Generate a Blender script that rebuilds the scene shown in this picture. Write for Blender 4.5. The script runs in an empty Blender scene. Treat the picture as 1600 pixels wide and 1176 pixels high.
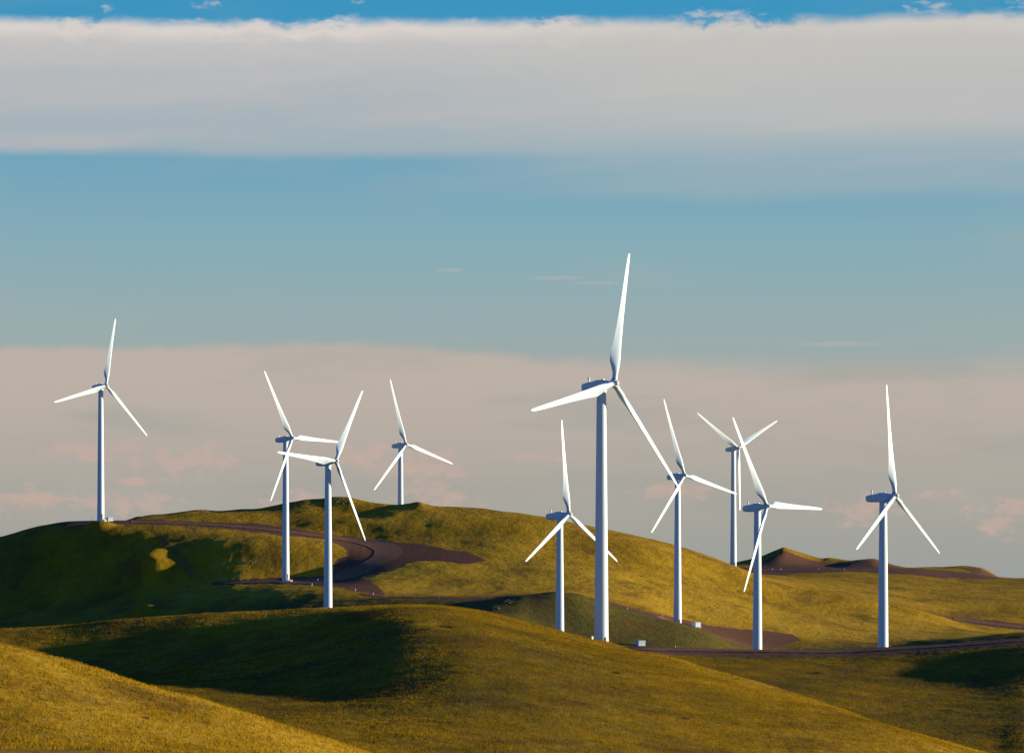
import bpy, bmesh, math, random
import numpy as np
from mathutils import Matrix, Vector

random.seed(7)
rng = np.random.default_rng(11)
S = bpy.context.scene
COL = S.collection
R = math.radians

# ------------------------------------------------------------------ camera
F = 6364.0            # focal length in photo pixels (1600 wide)
CU, CV = 800.0, 905.0 # image centre column, row of the true horizon
cam_d = bpy.data.cameras.new('camera')
cam = bpy.data.objects.new('camera', cam_d)
COL.objects.link(cam)
cam_d.sensor_width = 36.0
cam_d.lens = F / 1600.0 * 36.0
cam_d.shift_y = (CV - 588.0) / 1600.0
cam_d.clip_start = 0.5
cam_d.clip_end = 40000.0
CAMZ = 40.0
cam.location = (0, 0, CAMZ)
cam.rotation_euler = (R(90), 0, 0)
S.camera = cam

# ------------------------------------------------------------------ light
SUN_EL, SUN_AZ = 6.7, 95.5        # azimuth from straight behind the camera, towards the right
sd = Vector((math.sin(R(SUN_AZ)) * math.cos(R(SUN_EL)), -math.cos(R(SUN_AZ)) * math.cos(R(SUN_EL)), math.sin(R(SUN_EL))))
sun_l = bpy.data.lights.new('sun', 'SUN')
sun_l.energy = 5.0
sun_l.angle = R(0.53)
sun_l.color = (1.0, 0.77, 0.51)
sun = bpy.data.objects.new('sun', sun_l)
COL.objects.link(sun)
sun.rotation_euler = sd.to_track_quat('Z', 'Y').to_euler()
sun.location = (300, 100, 300)

S.view_settings.view_transform = 'Standard'
S.view_settings.look = 'None'
S.view_settings.gamma = 1
S.view_settings.use_curve_mapping = False
EXPO = 0.95
S.view_settings.exposure = EXPO


def lin(r, g, b):
    f = lambda c: (c / 255 / 12.92) if c / 255 <= 0.04045 else ((c / 255 + 0.055) / 1.055) ** 2.4
    return (f(r), f(g), f(b), 1)


class NT:
    """small helper around a node tree"""
    def __init__(s, tree):
        s.t = tree
        s.n = tree.nodes
        s.n.clear()

    def new(s, typ, **kw):
        n = s.n.new(typ)
        for k, v in kw.items():
            setattr(n, k, v)
        return n

    def put(s, sock, v):
        if isinstance(v, bpy.types.NodeSocket):
            s.t.links.new(v, sock)
        elif v is not None:
            if hasattr(sock.default_value, '__len__') and not hasattr(v, '__len__'):
                v = (v,) * len(sock.default_value)
            sock.default_value = v

    def m(s, op, a=None, b=None, c=None, clamp=False):
        n = s.new('ShaderNodeMath', operation=op, use_clamp=clamp)
        for i, v in enumerate((a, b, c)):
            if v is not None:
                s.put(n.inputs[i], v)
        return n.outputs[0]

    def ss(s, x, lo, hi, a=0.0, b=1.0):
        n = s.new('ShaderNodeMapRange', interpolation_type='SMOOTHSTEP')
        s.put(n.inputs['Value'], x)
        s.put(n.inputs['From Min'], lo)
        s.put(n.inputs['From Max'], hi)
        s.put(n.inputs['To Min'], a)
        s.put(n.inputs['To Max'], b)
        return n.outputs[0]

    def mix(s, f, a, b, blend='MIX'):
        n = s.new('ShaderNodeMix', data_type='RGBA', blend_type=blend)
        n.clamp_factor = True
        s.put(n.inputs[0], f)
        s.put(n.inputs[6], a)
        s.put(n.inputs[7], b)
        return n.outputs[2]

    def noise(s, vec, scale, detail=4, rough=0.55, dist=0.0, dim='3D'):
        n = s.new('ShaderNodeTexNoise', noise_dimensions=dim)
        s.put(n.inputs['Vector'], vec)
        s.put(n.inputs['Scale'], scale)
        s.put(n.inputs['Detail'], detail)
        s.put(n.inputs['Roughness'], rough)
        s.put(n.inputs['Distortion'], dist)
        return n.outputs[0]

    def vmul(s, vec, v):
        n = s.new('ShaderNodeVectorMath', operation='MULTIPLY')
        s.put(n.inputs[0], vec)
        s.put(n.inputs[1], v)
        return n.outputs[0]

    def comb(s, x, y, z=0.0):
        n = s.new('ShaderNodeCombineXYZ')
        s.put(n.inputs[0], x)
        s.put(n.inputs[1], y)
        s.put(n.inputs[2], z)
        return n.outputs[0]

    def ramp(s, x, stops):
        n = s.new('ShaderNodeValToRGB')
        cr = n.color_ramp
        while len(cr.elements) < len(stops):
            cr.elements.new(0.5)
        for e, (p, c) in zip(cr.elements, stops):
            e.position = p
            e.color = c
        s.put(n.inputs[0], x)
        return n.outputs[0]


# ------------------------------------------------------------------ sky (world)
W = bpy.data.worlds.new('World')
S.world = W
W.use_nodes = True
w = NT(W.node_tree)
SKYSTR = 0.1
tc = w.new('ShaderNodeTexCoord')
sep = w.new('ShaderNodeSeparateXYZ')
w.put(sep.inputs[0], tc.outputs['Generated'])
X, Y, Z = sep.outputs
el = w.m('MULTIPLY', w.m('ARCSINE', Z), 180 / math.pi)                 # elevation, degrees
az = w.m('MULTIPLY', w.m('ARCTAN2', X, Y), 180 / math.pi)              # azimuth from +Y to +X, degrees
K = F * math.pi / 180                                                  # photo pixels per degree
vv = w.m('MULTIPLY', el, K)                                            # 0 at horizon, 905 at frame top
uu = w.m('MULTIPLY', az, K)                                            # 0 at frame centre, +-800 at its sides
nish = w.new('ShaderNodeTexSky', sky_type='NISHITA')
nish.sun_disc = False
nish.sun_elevation = R(SUN_EL)
nish.sun_rotation = math.atan2(sd.x, sd.y)
nish.altitude = 1100
nish.air_density = 1.0
nish.dust_density = 0.6
nish.ozone_density = 2.5
EX = 2 ** -EXPO / SKYSTR


def sc(r, g, b):
    c = lin(r, g, b)
    return (c[0] * EX, c[1] * EX, c[2] * EX, 1)


# clear air of the low sky, thicker and greyer towards the horizon
pos = lambda v: v / 1200.0
t01 = w.m('DIVIDE', vv, 1200.0, clamp=True)
clear = w.ramp(t01, [(0.0, lin(156, 160, 157)), (pos(90), lin(163, 163, 154)), (pos(230), lin(165, 163, 156)),
                     (pos(380), lin(153, 172, 173)), (pos(520), lin(135, 172, 183)), (pos(655), lin(112, 164, 188)),
                     (pos(860), lin(62, 150, 192)), (1.0, lin(44, 128, 180))])
clear = w.mix(1.0, clear, (EX, EX, EX, 1), 'MULTIPLY')
high = w.mix(1.0, nish.outputs[0], (0.03, 0.43, 1.08, 1), 'MULTIPLY')
sky = w.mix(w.ss(el, 8.5, 15.0), clear, high)
# slow unevenness of the air
uneven = w.noise(w.comb(w.m('MULTIPLY', uu, 0.0016), w.m('MULTIPLY', vv, 0.006)), 1.0, 3)
sky = w.mix(w.m('MULTIPLY', w.ss(uneven, 0.5, 0.78), 0.35), sky, sc(168, 174, 172))


def over(f, col):
    global sky
    sky = w.mix(f, sky, col)


# broad cloud deck
puv = w.comb(w.m('MULTIPLY', uu, 0.019), w.m('MULTIPLY', vv, 0.034))
puv2 = w.comb(w.m('MULTIPLY', uu, 0.0035), w.m('MULTIPLY', vv, 0.004))
n_a = w.noise(puv, 1.0, 8, 0.6, 0.3)
n_b = w.noise(puv2, 1.0, 3)
n_c = w.noise(w.comb(w.m('MULTIPLY', uu, 0.0042), 3.0), 1.0, 2)
amp = w.ss(n_c, 0.42, 0.66, 10.0, 85.0)
edge = w.m('ADD', w.m('MULTIPLY', w.m('SUBTRACT', n_a, 0.5), amp), w.m('MULTIPLY', w.m('SUBTRACT', n_b, 0.5), 20.0))
ve = w.m('ADD', vv, edge)
ve = w.m('SUBTRACT', ve, w.m('MULTIPLY', uu, 0.004))
top = w.ss(ve, 852, 876, 1.0, 0.0)
right = w.ss(uu, -300, 350)
vs = w.m('ADD', vv, w.m('MULTIPLY', w.m('SUBTRACT', n_b, 0.5), 24.0))
bot_l = w.ss(vs, 648, 672)
bot_r = w.m('ADD', w.m('MULTIPLY', w.ss(vs, 578, 612), 0.62), w.m('MULTIPLY', w.ss(vs, 630, 720), 0.38))
bot = w.m('ADD', w.m('MULTIPLY', bot_l, w.m('SUBTRACT', 1.0, right)), w.m('MULTIPLY', bot_r, right))
deckcol = w.ramp(w.m('DIVIDE', w.m('SUBTRACT', ve, 560), 330.0, clamp=True),
                 [(0.0, lin(146, 174, 184)), (0.28, lin(160, 177, 184)), (0.48, lin(172, 181, 187)), (0.66, lin(184, 186, 188)),
                  (0.82, lin(201, 196, 193)), (0.91, lin(232, 219, 209)), (1.0, lin(232, 217, 207))])
strat = w.noise(w.comb(w.m('MULTIPLY', uu, 0.0017), w.m('ADD', w.m('MULTIPLY', vv, 0.017), w.m('MULTIPLY', uu, -0.0011))), 1.0, 4)
deckcol = w.mix(w.m('MULTIPLY', w.ss(strat, 0.45, 0.68), 0.34), deckcol, lin(203, 192, 188))
deckcol = w.mix(w.m('MULTIPLY', right, w.ss(vv, 600, 760, 0.1, 0.6)), deckcol, lin(201, 196, 188))
deckcol = w.mix(1.0, deckcol, (EX, EX, EX, 1), 'MULTIPLY')
over(w.m('MULTIPLY', w.m('MULTIPLY', top, bot), 0.93), deckcol)
# rosy haze bank under the clear strip
edge2 = w.m('ADD', w.m('MULTIPLY', w.m('SUBTRACT', n_b, 0.5), 40.0), w.m('MULTIPLY', w.m('SUBTRACT', n_a, 0.5), 16.0))
v2 = w.m('ADD', w.m('ADD', vv, edge2), w.m('MULTIPLY', w.ss(uu, -250, 520), 62.0))
soft = w.m('ADD', 372.0, w.m('MULTIPLY', w.ss(uu, -200, 700), 60.0))
bank = w.m('MULTIPLY', w.ss(v2, 352, soft, 1.0, 0.0), w.ss(vv, 20, 350))
over(w.m('MULTIPLY', bank, 0.88), sc(192, 178, 167))
gr = w.noise(w.comb(w.m('MULTIPLY', uu, 0.0022), w.m('MULTIPLY', vv, 0.012), 4.0), 1.0, 4)
over(w.m('MULTIPLY', w.m('MULTIPLY', w.ss(gr, 0.47, 0.66), w.ss(vv, 400, 300)), 0.5), sc(163, 163, 156))


def ell(u, v, a, b):
    du = w.m('DIVIDE', w.m('SUBTRACT', uu, u - 800.0), a)
    dv = w.m('DIVIDE', w.m('SUBTRACT', vv, 905.0 - v), b)
    return w.m('SUBTRACT', 1.0, w.m('ADD', w.m('MULTIPLY', du, du), w.m('MULTIPLY', dv, dv)))


# small far cumulus low over the hills
acc = None
for (u, v, a, b) in [(285, 722, 95, 30), (135, 708, 75, 16), (60, 780, 70, 22), (-10, 785, 45, 28), (200, 786, 90, 20), (230, 750, 50, 9),
                     (565, 716, 60, 26), (660, 728, 70, 34), (690, 782, 80, 24), (470, 782, 60, 18), (1050, 770, 70, 18), (1345, 797, 75, 26),
                     (1470, 776, 50, 12), (1560, 806, 60, 34), (1750, 790, 90, 26), (1950, 770, 80, 24), (-180, 760, 90, 26), (830, 715, 60, 10)]:
    e = ell(u, v, a * 1.25, b * 1.3)
    acc = e if acc is None else w.m('MAXIMUM', acc, e)
cn = w.noise(w.comb(w.m('MULTIPLY', uu, 0.026), w.m('MULTIPLY', vv, 0.045), 9.0), 1.0, 6, 0.6)
dens = w.m('ADD', acc, w.m('MULTIPLY', w.m('SUBTRACT', cn, 0.55), 3.6))
over(w.m('MULTIPLY', w.ss(dens, 0.2, 1.0), 0.72), sc(197, 171, 160))
over(w.m('MULTIPLY', w.ss(dens, 1.0, 2.0), 0.5), sc(216, 186, 171))
# wisps above the deck and thin streaks
acc = None
for (u, v, a, b) in [(1120, 33, 85, 20), (1450, 22, 50, 13), (1590, 18, 30, 16), (325, 16, 40, 10), (175, 24, 22, 9), (555, 9, 20, 6), (900, 40, 110, 8), (735, 38, 30, 8), (290, 42, 80, 8)]:
    e = ell(u, v, a, b)
    acc = e if acc is None else w.m('MAXIMUM', acc, e)
dens = w.m('ADD', acc, w.m('MULTIPLY', w.m('SUBTRACT', w.noise(w.comb(w.m('MULTIPLY', uu, 0.04), w.m('MULTIPLY', vv, 0.085), 2.0), 1.0, 6, 0.62), 0.53), 5.0))
over(w.m('MULTIPLY', w.ss(dens, 0.2, 2.0), 0.65), sc(215, 204, 200))
acc = None
for (u, v, a, b) in [(703, 423, 28, 4.0), (870, 435, 55, 5), (930, 443, 45, 4), (1310, 539, 90, 4.5)]:
    e = ell(u, v, a, b)
    acc = e if acc is None else w.m('MAXIMUM', acc, e)
over(w.m('MULTIPLY', w.ss(acc, 0.0, 0.9), 0.30), sc(190, 184, 176))
bg = w.new('ShaderNodeBackground')
w.put(bg.inputs[0], sky)
w.put(bg.inputs[1], SKYSTR)
wo = w.new('ShaderNodeOutputWorld')
w.t.links.new(bg.outputs[0], wo.inputs[0])


# ------------------------------------------------------------------ numeric helpers
def pchip_slopes(x, y):
    """Fritsch-Carlson slopes along axis 0; x, y of shape (k, ...)"""
    h = np.diff(x, axis=0)
    d = np.diff(y, axis=0) / h
    m = np.zeros_like(y)
    w1 = 2 * h[1:] + h[:-1]
    w2 = h[1:] + 2 * h[:-1]
    ok = d[1:] * d[:-1] > 0
    with np.errstate(divide='ignore', invalid='ignore'):
        hm = (w1 + w2) / (w1 / d[:-1] + w2 / d[1:])
    m[1:-1] = np.where(ok, hm, 0)
    m[0] = d[0]
    m[-1] = d[-1]
    return m


def hermite(t, h, y0, y1, m0, m1):
    t2 = t * t
    t3 = t2 * t
    return (2 * t3 - 3 * t2 + 1) * y0 + (t3 - 2 * t2 + t) * h * m0 + (3 * t2 - 2 * t3) * y1 + (t3 - t2) * h * m1


def pchip1(px, py, x):
    px = np.array(px, float)
    py = np.array(py, float)
    m = pchip_slopes(px, py)
    x = np.clip(x, px[0], px[-1])
    i = np.clip(np.searchsorted(px, x, 'right') - 1, 0, len(px) - 2)
    h = px[i + 1] - px[i]
    return hermite((x - px[i]) / h, h, py[i], py[i + 1], m[i], m[i + 1])


def perlin(x, y, seed=0):
    xi = np.floor(x).astype(np.int64)
    yi = np.floor(y).astype(np.int64)
    xf = x - xi
    yf = y - yi

    def g(ix, iy, dx, dy):
        h = (ix * 374761393 + iy * 668265263 + seed * 974634777) & 0xFFFFFFFF
        h = ((h ^ (h >> 13)) * 1274126177) & 0xFFFFFFFF
        a = ((h ^ (h >> 16)) & 0xFFFF) * (2 * np.pi / 65536)
        return np.cos(a) * dx + np.sin(a) * dy
    u = xf * xf * xf * (xf * (xf * 6 - 15) + 10)
    v = yf * yf * yf * (yf * (yf * 6 - 15) + 10)
    a = g(xi, yi, xf, yf)
    b = g(xi + 1, yi, xf - 1, yf)
    c = g(xi, yi + 1, xf, yf - 1)
    d = g(xi + 1, yi + 1, xf - 1, yf - 1)
    return (a + u * (b - a)) + v * ((c + u * (d - c)) - (a + u * (b - a)))


def sstep(a, b, x):
    t = np.clip((x - a) / (b - a), 0, 1)
    return t * t * (3 - 2 * t)


# ------------------------------------------------------------------ terrain: height profiles at a series of distances
# every profile: (distance, [(column, sight-line row) ...]); heights follow from the sight lines of the survey point
PROFILES = [
    (3, [(0, 4600)]),
    (20, [(0, 1950)]),
    (60, [(0, 1480)]),
    (130, [(-300, 1270), (0, 1290), (600, 1330), (1600, 1340)]),
    (185, [(-300, 1162), (-60, 1166), (0, 1167), (100, 1168.5), (200, 1171), (300, 1176), (420, 1186), (600, 1215), (900, 1270), (1600, 1310)]),
    (198, [(-300, 1150), (0, 1168), (100, 1172), (300, 1182), (420, 1195), (600, 1230), (900, 1285), (1600, 1320)]),
    (245, [(-600, 960), (-300, 1035), (-100, 1072), (0, 1090), (100, 1108), (200, 1128), (300, 1146), (400, 1166), (550, 1208), (900, 1290), (1600, 1330)]),
    (292, [(-600, 820), (-300, 925), (-100, 980), (0, 1004.5), (56, 1018), (112, 1033), (150, 1044), (206, 1064), (262, 1081), (311, 1092), (360, 1107),
           (394, 1117), (450, 1135), (525, 1158.5), (570, 1175), (700, 1215), (900, 1268), (1600, 1320)]),
    (330, [(-600, 1000), (-300, 1080), (0, 1120), (200, 1140), (400, 1155), (570, 1172), (800, 1188), (1000, 1212), (1300, 1255), (1600, 1300)]),
    ([(-300, 390), (1000, 390), (1200, 372), (1400, 352), (1600, 345)], [(-300, 1096), (0, 1100), (150, 1106), (300, 1114), (450, 1120), (560, 1120), (660, 1117), (800, 1121), (1000, 1152), (1200, 1200), (1400, 1250), (1600, 1290)]),
    ([(-300, 470), (900, 470), (1100, 455), (1200, 440), (1400, 405), (1600, 388)], [(-300, 1080), (0, 1074), (100, 1076), (200, 1079), (300, 1083), (400, 1084), (500, 1079), (580, 1066), (660, 1053), (740, 1046), (820, 1049), (900, 1062),
           (1000, 1087), (1100, 1110), (1250, 1140), (1400, 1182), (1540, 1224), (1700, 1260)]),
    ([(-300, 560), (900, 560), (1000, 548), (1100, 522), (1200, 500), (1300, 474), (1400, 452), (1600, 432)], [(-300, 1090), (0, 1070), (100, 1063), (200, 1055), (300, 1046), (400, 1028), (500, 1006), (580, 986), (660, 975), (740, 979), (820, 994), (900, 1016),
           (1000, 1042), (1056, 1055), (1112, 1068), (1161, 1080), (1262, 1104), (1400, 1142), (1450, 1156), (1525, 1180), (1700, 1225)]),
    ([(-300, 622), (700, 632), (943, 645), (1000, 626), (1100, 580), (1200, 541), (1300, 507), (1400, 483), (1500, 469), (1600, 460)],
     [(-600, 1030), (-300, 1022), (0, 1016), (60, 1015), (120, 1012), (200, 1007), (300, 995), (400, 981), (515, 963), (580, 953), (640, 949), (690, 950.5), (740, 957), (800, 970), (850, 984), (900, 998), (943, 1009),
      (1000, 1023), (1056, 1036), (1112, 1053), (1161, 1066), (1262, 1094), (1400, 1139), (1450, 1154), (1525, 1177), (1700, 1222)]),
    ([(-300, 645), (700, 655), (943, 668), (1000, 648), (1100, 600), (1200, 560), (1300, 525), (1400, 500), (1500, 485), (1600, 475)],
     [(-600, 1006), (-300, 994), (0, 982), (100, 977), (200, 968), (300, 961), (400, 955), (515, 950.5), (580, 947), (640, 945), (690, 946.5), (740, 952), (800, 965), (850, 978),
      (878, 986), (943, 1001.5), (1000, 1016), (1056, 1028), (1112, 1046), (1161, 1060), (1210, 1072.5), (1262, 1089), (1319, 1109), (1375, 1129),
      (1450, 1151), (1525, 1172), (1600, 1192), (1800, 1230)]),
    ([(-300, 690), (700, 690), (943, 689), (1000, 676), (1100, 640), (1200, 600), (1300, 570), (1400, 545), (1500, 530), (1600, 520)],
     [(-300, 1010), (0, 1000), (300, 984), (650, 965), (800, 982), (900, 1002), (943, 1012), (1000, 1027), (1056, 1048), (1112, 1072), (1161, 1090), (1262, 1122),
      (1400, 1160), (1450, 1170), (1525, 1180), (1600, 1186), (1800, 1196)]),
    ([(-300, 720), (943, 716), (1000, 712), (1100, 690), (1200, 665), (1300, 650), (1400, 640), (1600, 630)],
     [(-300, 1020), (0, 1014), (300, 994), (650, 974), (800, 990), (900, 1008), (943, 1015), (1000, 1021), (1056, 1031), (1112, 1044), (1200, 1060), (1300, 1078), (1400, 1091),
      (1480, 1096), (1540, 1097), (1600, 1096), (1700, 1096), (1900, 1096)]),
    ([(-300, 731), (943, 729), (1100, 722), (1200, 712), (1400, 708), (1600, 706)],
     [(-300, 1023), (0, 1017), (300, 997), (650, 977), (800, 993), (900, 1009), (943, 1015.5), (1000, 1018), (1056, 1025), (1112, 1032), (1200, 1039), (1300, 1044), (1400, 1046),
      (1480, 1044), (1540, 1038), (1600, 1027), (1700, 1014), (1900, 1004)]),
    ([(-300, 742), (1600, 740)],
     [(-300, 1026), (0, 1020), (300, 1000), (650, 980), (800, 996), (900, 1010), (943, 1016), (1000, 1016), (1056, 1020), (1150, 1024), (1300, 1024.5), (1400, 1020.5), (1480, 1015),
      (1600, 1006), (1700, 1000), (1900, 995)]),
    ([(-300, 760), (1600, 762)],
     [(-300, 1030), (0, 1026), (300, 1006), (650, 990), (800, 1005), (900, 1014), (943, 1013), (1000, 1009), (1056, 1011), (1150, 1013.5), (1300, 1015), (1380, 1010.6), (1450, 1006.8),
      (1525, 1001.5), (1600, 996), (1700, 993), (1900, 989)]),
    (795, [(-300, 1050), (0, 1040), (300, 1020), (650, 1010), (800, 1040), (943, 1020), (1000, 1013), (1100, 1030), (1185, 1045), (1383, 1040), (1600, 1030), (1900, 1005)]),
    (860, [(-300, 1080), (0, 1064), (300, 1040), (650, 1040), (800, 1074), (943, 1070), (1000, 1058), (1100, 1080), (1185, 1096), (1383, 1109), (1500, 1100), (1700, 1070), (1900, 1050)]),
    (960, [(-300, 1080), (0, 1050), (300, 1024), (515, 1010), (700, 1020), (800, 1050), (878, 1088), (943, 1085), (1000, 1072), (1100, 1078), (1185, 1091), (1383, 1095), (1600, 1060)]),
    (1015, [(-300, 1060), (0, 1030), (300, 1004), (515, 995), (700, 1000), (800, 1030), (878, 1080), (943, 1068), (1000, 1052), (1100, 1062), (1185, 1084), (1383, 1080), (1600, 1040)]),
    (1090, [(-300, 1040), (0, 1010), (150, 1000), (300, 990), (515, 981), (620, 974), (700, 968), (770, 962), (800, 964), (840, 976), (880, 988), (943, 998), (1000, 1006), (1062, 1014),
            (1130, 1034), (1185, 1060), (1383, 1055), (1600, 1010)]),
    (1165, [(-300, 1050), (0, 1022), (150, 1002), (300, 982), (400, 969), (515, 960), (600, 954), (640, 950), (700, 944), (740, 940), (770, 936.5), (800, 932), (830, 928), (870, 924), (900, 926), (930, 935), (960, 945),
            (1000, 958), (1062, 973.5), (1100, 985), (1170, 1012), (1250, 1030), (1383, 1030), (1500, 1010), (1600, 1000)]),
    (1192, [(-300, 1040), (0, 1012), (150, 990), (300, 968), (400, 954), (515, 942), (600, 938), (700, 935), (770, 934), (800, 931), (830, 929.5), (870, 927), (900, 929), (930, 938), (960, 947),
            (1000, 960), (1062, 977), (1100, 986), (1170, 1003), (1250, 1012), (1383, 1014), (1500, 1000), (1600, 990)]),
    (1225, [(-300, 1025), (0, 996), (100, 980), (200, 964), (300, 947), (400, 930), (450, 923), (515, 919), (570, 921), (640, 924), (720, 926), (790, 926), (830, 926), (880, 926), (930, 931), (1000, 944),
            (1062, 962), (1100, 972), (1170, 984), (1250, 994), (1383, 1002), (1500, 996), (1600, 987)]),
    (1285, [(-300, 995), (0, 962), (100, 946), (200, 930), (300, 915), (380, 907), (450, 906), (520, 903), (570, 893), (620, 888), (700, 886), (800, 888), (900, 893), (1000, 907), (1062, 922),
            (1150, 944), (1250, 966), (1383, 982), (1500, 989), (1600, 990)]),
    (1325, [(-300, 940), (0, 908), (60, 896), (120, 884), (200, 868), (300, 850), (400, 842), (450, 843), (500, 848), (545, 854), (600, 857), (700, 856), (800, 858), (900, 868), (1000, 886), (1062, 902),
            (1150, 924), (1250, 948), (1383, 964), (1500, 982), (1600, 994)]),
    (1352, [(-300, 880), (0, 856), (60, 838), (120, 826), (200, 822), (300, 825), (400, 829), (450, 832), (500, 837), (560, 842), (640, 838), (700, 836), (800, 836), (900, 845), (1000, 858), (1062, 875),
            (1150, 903), (1250, 930), (1350, 945), (1450, 966), (1540, 986), (1600, 998)]),
    (1370, [(-300, 866), (0, 838), (40, 827.5), (75, 819), (110, 814), (160, 812.6), (210, 812.6), (250, 813), (300, 815), (400, 818), (450, 819), (500, 817), (560, 815), (640, 813), (700, 812), (800, 815),
            (900, 826), (1000, 846), (1062, 862), (1150, 888), (1200, 908), (1250, 919), (1300, 927), (1350, 935), (1392, 942), (1415, 947), (1450, 957), (1475, 964), (1512, 975),
            (1550, 986), (1600, 1000)]),
    ([(-300, 1392), (500, 1392), (600, 1390), (1600, 1390)],
     [(-300, 870), (0, 845), (75, 826), (160, 816), (200, 812), (215, 806.5), (250, 804.5), (300, 802), (360, 803), (420, 802), (470, 801), (520, 802), (560, 803), (620, 797), (660, 795), (690, 796), (750, 798), (800, 803),
      (850, 810), (900, 819), (950, 829), (1000, 840), (1062, 856), (1100, 868), (1140, 882), (1180, 898), (1250, 921), (1350, 939), (1392, 946), (1450, 962), (1512, 977), (1550, 984), (1600, 992)]),
    ([(-300, 1420), (500, 1415), (600, 1408), (1600, 1405)],
     [(-300, 874), (0, 850), (160, 822), (215, 807.5), (235, 804), (270, 801), (300, 797), (316, 796), (340, 798), (370, 796), (400, 794), (440, 786), (462, 782), (480, 779.5), (494, 779.5), (505, 779), (520, 776.5), (545, 777),
      (560, 781), (590, 786), (620, 788.5), (640, 787), (655, 786), (664, 788), (680, 791), (700, 792), (735, 793), (752, 794), (790, 799), (800, 800), (850, 808), (900, 818), (950, 827), (1000, 838), (1062, 853),
      (1100, 866), (1140, 881), (1180, 896), (1250, 920), (1350, 938), (1450, 961), (1512, 974), (1600, 984)]),
    (1450, [(-300, 900), (0, 880), (160, 860), (300, 840), (450, 835), (627, 850), (800, 850), (1000, 880), (1147, 895), (1180, 899), (1250, 912), (1350, 929), (1450, 947), (1512, 955), (1600, 962)]),
    (1520, [(-300, 930), (0, 915), (450, 890), (627, 905), (1000, 905), (1147, 890), (1180, 896), (1250, 905), (1350, 918), (1450, 930), (1600, 938)]),
    (1640, [(-300, 940), (1000, 905), (1130, 893), (1180, 897), (1250, 898), (1330, 899), (1400, 903), (1500, 912), (1600, 917), (1900, 920)]),
    (1735, [(-300, 940), (1000, 905), (1130, 892), (1180, 893), (1250, 893), (1330, 893), (1400, 895), (1450, 899), (1500, 903.5), (1600, 908), (1900, 910)]),
    (1765, [(-300, 940), (1000, 900), (1130, 887), (1180, 888), (1250, 888), (1330, 888), (1380, 888.5), (1430, 890), (1480, 895), (1530, 899), (1562, 902.5), (1600, 905), (1900, 906)]),
    (1800, [(-300, 940), (1000, 900), (1130, 883), (1160, 880), (1190, 876), (1215, 873), (1240, 877), (1270, 882), (1300, 884), (1330, 879), (1360, 877), (1390, 883), (1420, 887.5), (1480, 890), (1530, 894),
            (1562, 901.8), (1600, 904), (1900, 905)]),
    (1850, [(-300, 940), (1000, 895), (1130, 882), (1160, 876), (1190, 868), (1205, 862), (1218, 857), (1224, 855), (1235, 858), (1260, 866), (1285, 872), (1295, 871), (1310, 873), (1330, 875.5), (1345, 874),
            (1365, 873), (1380, 877), (1400, 883), (1420, 886), (1440, 885.5), (1470, 886), (1500, 884.5), (1530, 887), (1545, 892), (1562, 901.5), (1600, 903.5), (1900, 904)]),
    (1930, [(-300, 930), (1000, 905), (1224, 875), (1300, 885), (1400, 892), (1500, 896), (1562, 903), (1600, 904), (1900, 904)]),
    (2300, [(-300, 910), (1000, 906), (1600, 903), (1900, 903)]),
    (3200, [(0, 902.5)]),
    (9000, [(0, 902.5)]),
    (16000, [(0, 903.2)]),
]
fine_u = np.arange(-110, 1711, 2.4)
U = np.concatenate([np.linspace(-6500, -900, 26), np.linspace(-850, -130, 40), fine_u, np.linspace(1730, 2450, 40), np.linspace(2500, 8100, 26)])
D = np.concatenate([np.linspace(3, 130, 22)[:-1], np.linspace(130, 180, 20)[:-1], np.arange(180, 335, 1.0), np.arange(335, 700, 1.25), np.arange(700, 770, 1.0), np.arange(770, 1060, 5.0),
                    np.arange(1060, 1160, 2.0), np.arange(1160, 1240, 1.0), np.arange(1240, 1430, 1.2), np.arange(1430, 1700, 4.0), np.arange(1700, 1880, 2.0), np.arange(1880, 2300, 20.0),
                    np.array([2300, 2500, 2800, 3200, 4000, 5500, 7500, 9000, 12000, 16000.])])
NU, ND = len(U), len(D)
pk = len(PROFILES)
DK = np.zeros((pk, NU))
VK = np.zeros((pk, NU))
for i, (dd, cv) in enumerate(PROFILES):
    DK[i] = dd if not isinstance(dd, list) else pchip1([a for a, _ in dd], [b for _, b in dd], U)
    VK[i] = cv[0][1] if len(cv) == 1 else pchip1([a for a, _ in cv], [b for _, b in cv], U)
MK = pchip_slopes(DK, VK)
DD, UU = np.meshgrid(D, U, indexing='ij')
VV = np.full((ND, NU), np.nan)
for k in range(pk - 1):
    msk = (DD >= DK[k]) & (DD <= DK[k + 1])
    h = np.broadcast_to(DK[k + 1] - DK[k], DD.shape)[msk]
    t = (DD - DK[k])[msk] / h
    b = lambda a: np.broadcast_to(a, DD.shape)[msk]
    VV[msk] = hermite(t, h, b(VK[k]), b(VK[k + 1]), b(MK[k]), b(MK[k + 1]))
XX = (UU - CU) * DD / F
H0 = -(VV - CV) * DD / F


def in_poly(px, py, poly):
    inside = np.zeros(px.shape, bool)
    n = len(poly)
    for i in range(n):
        x1, y1 = poly[i]
        x2, y2 = poly[(i + 1) % n]
        c = (y1 > py) != (y2 > py)
        if y1 != y2:
            inside ^= c & (px < (x2 - x1) * (py - y1) / (y2 - y1) + x1)
    return inside


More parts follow.
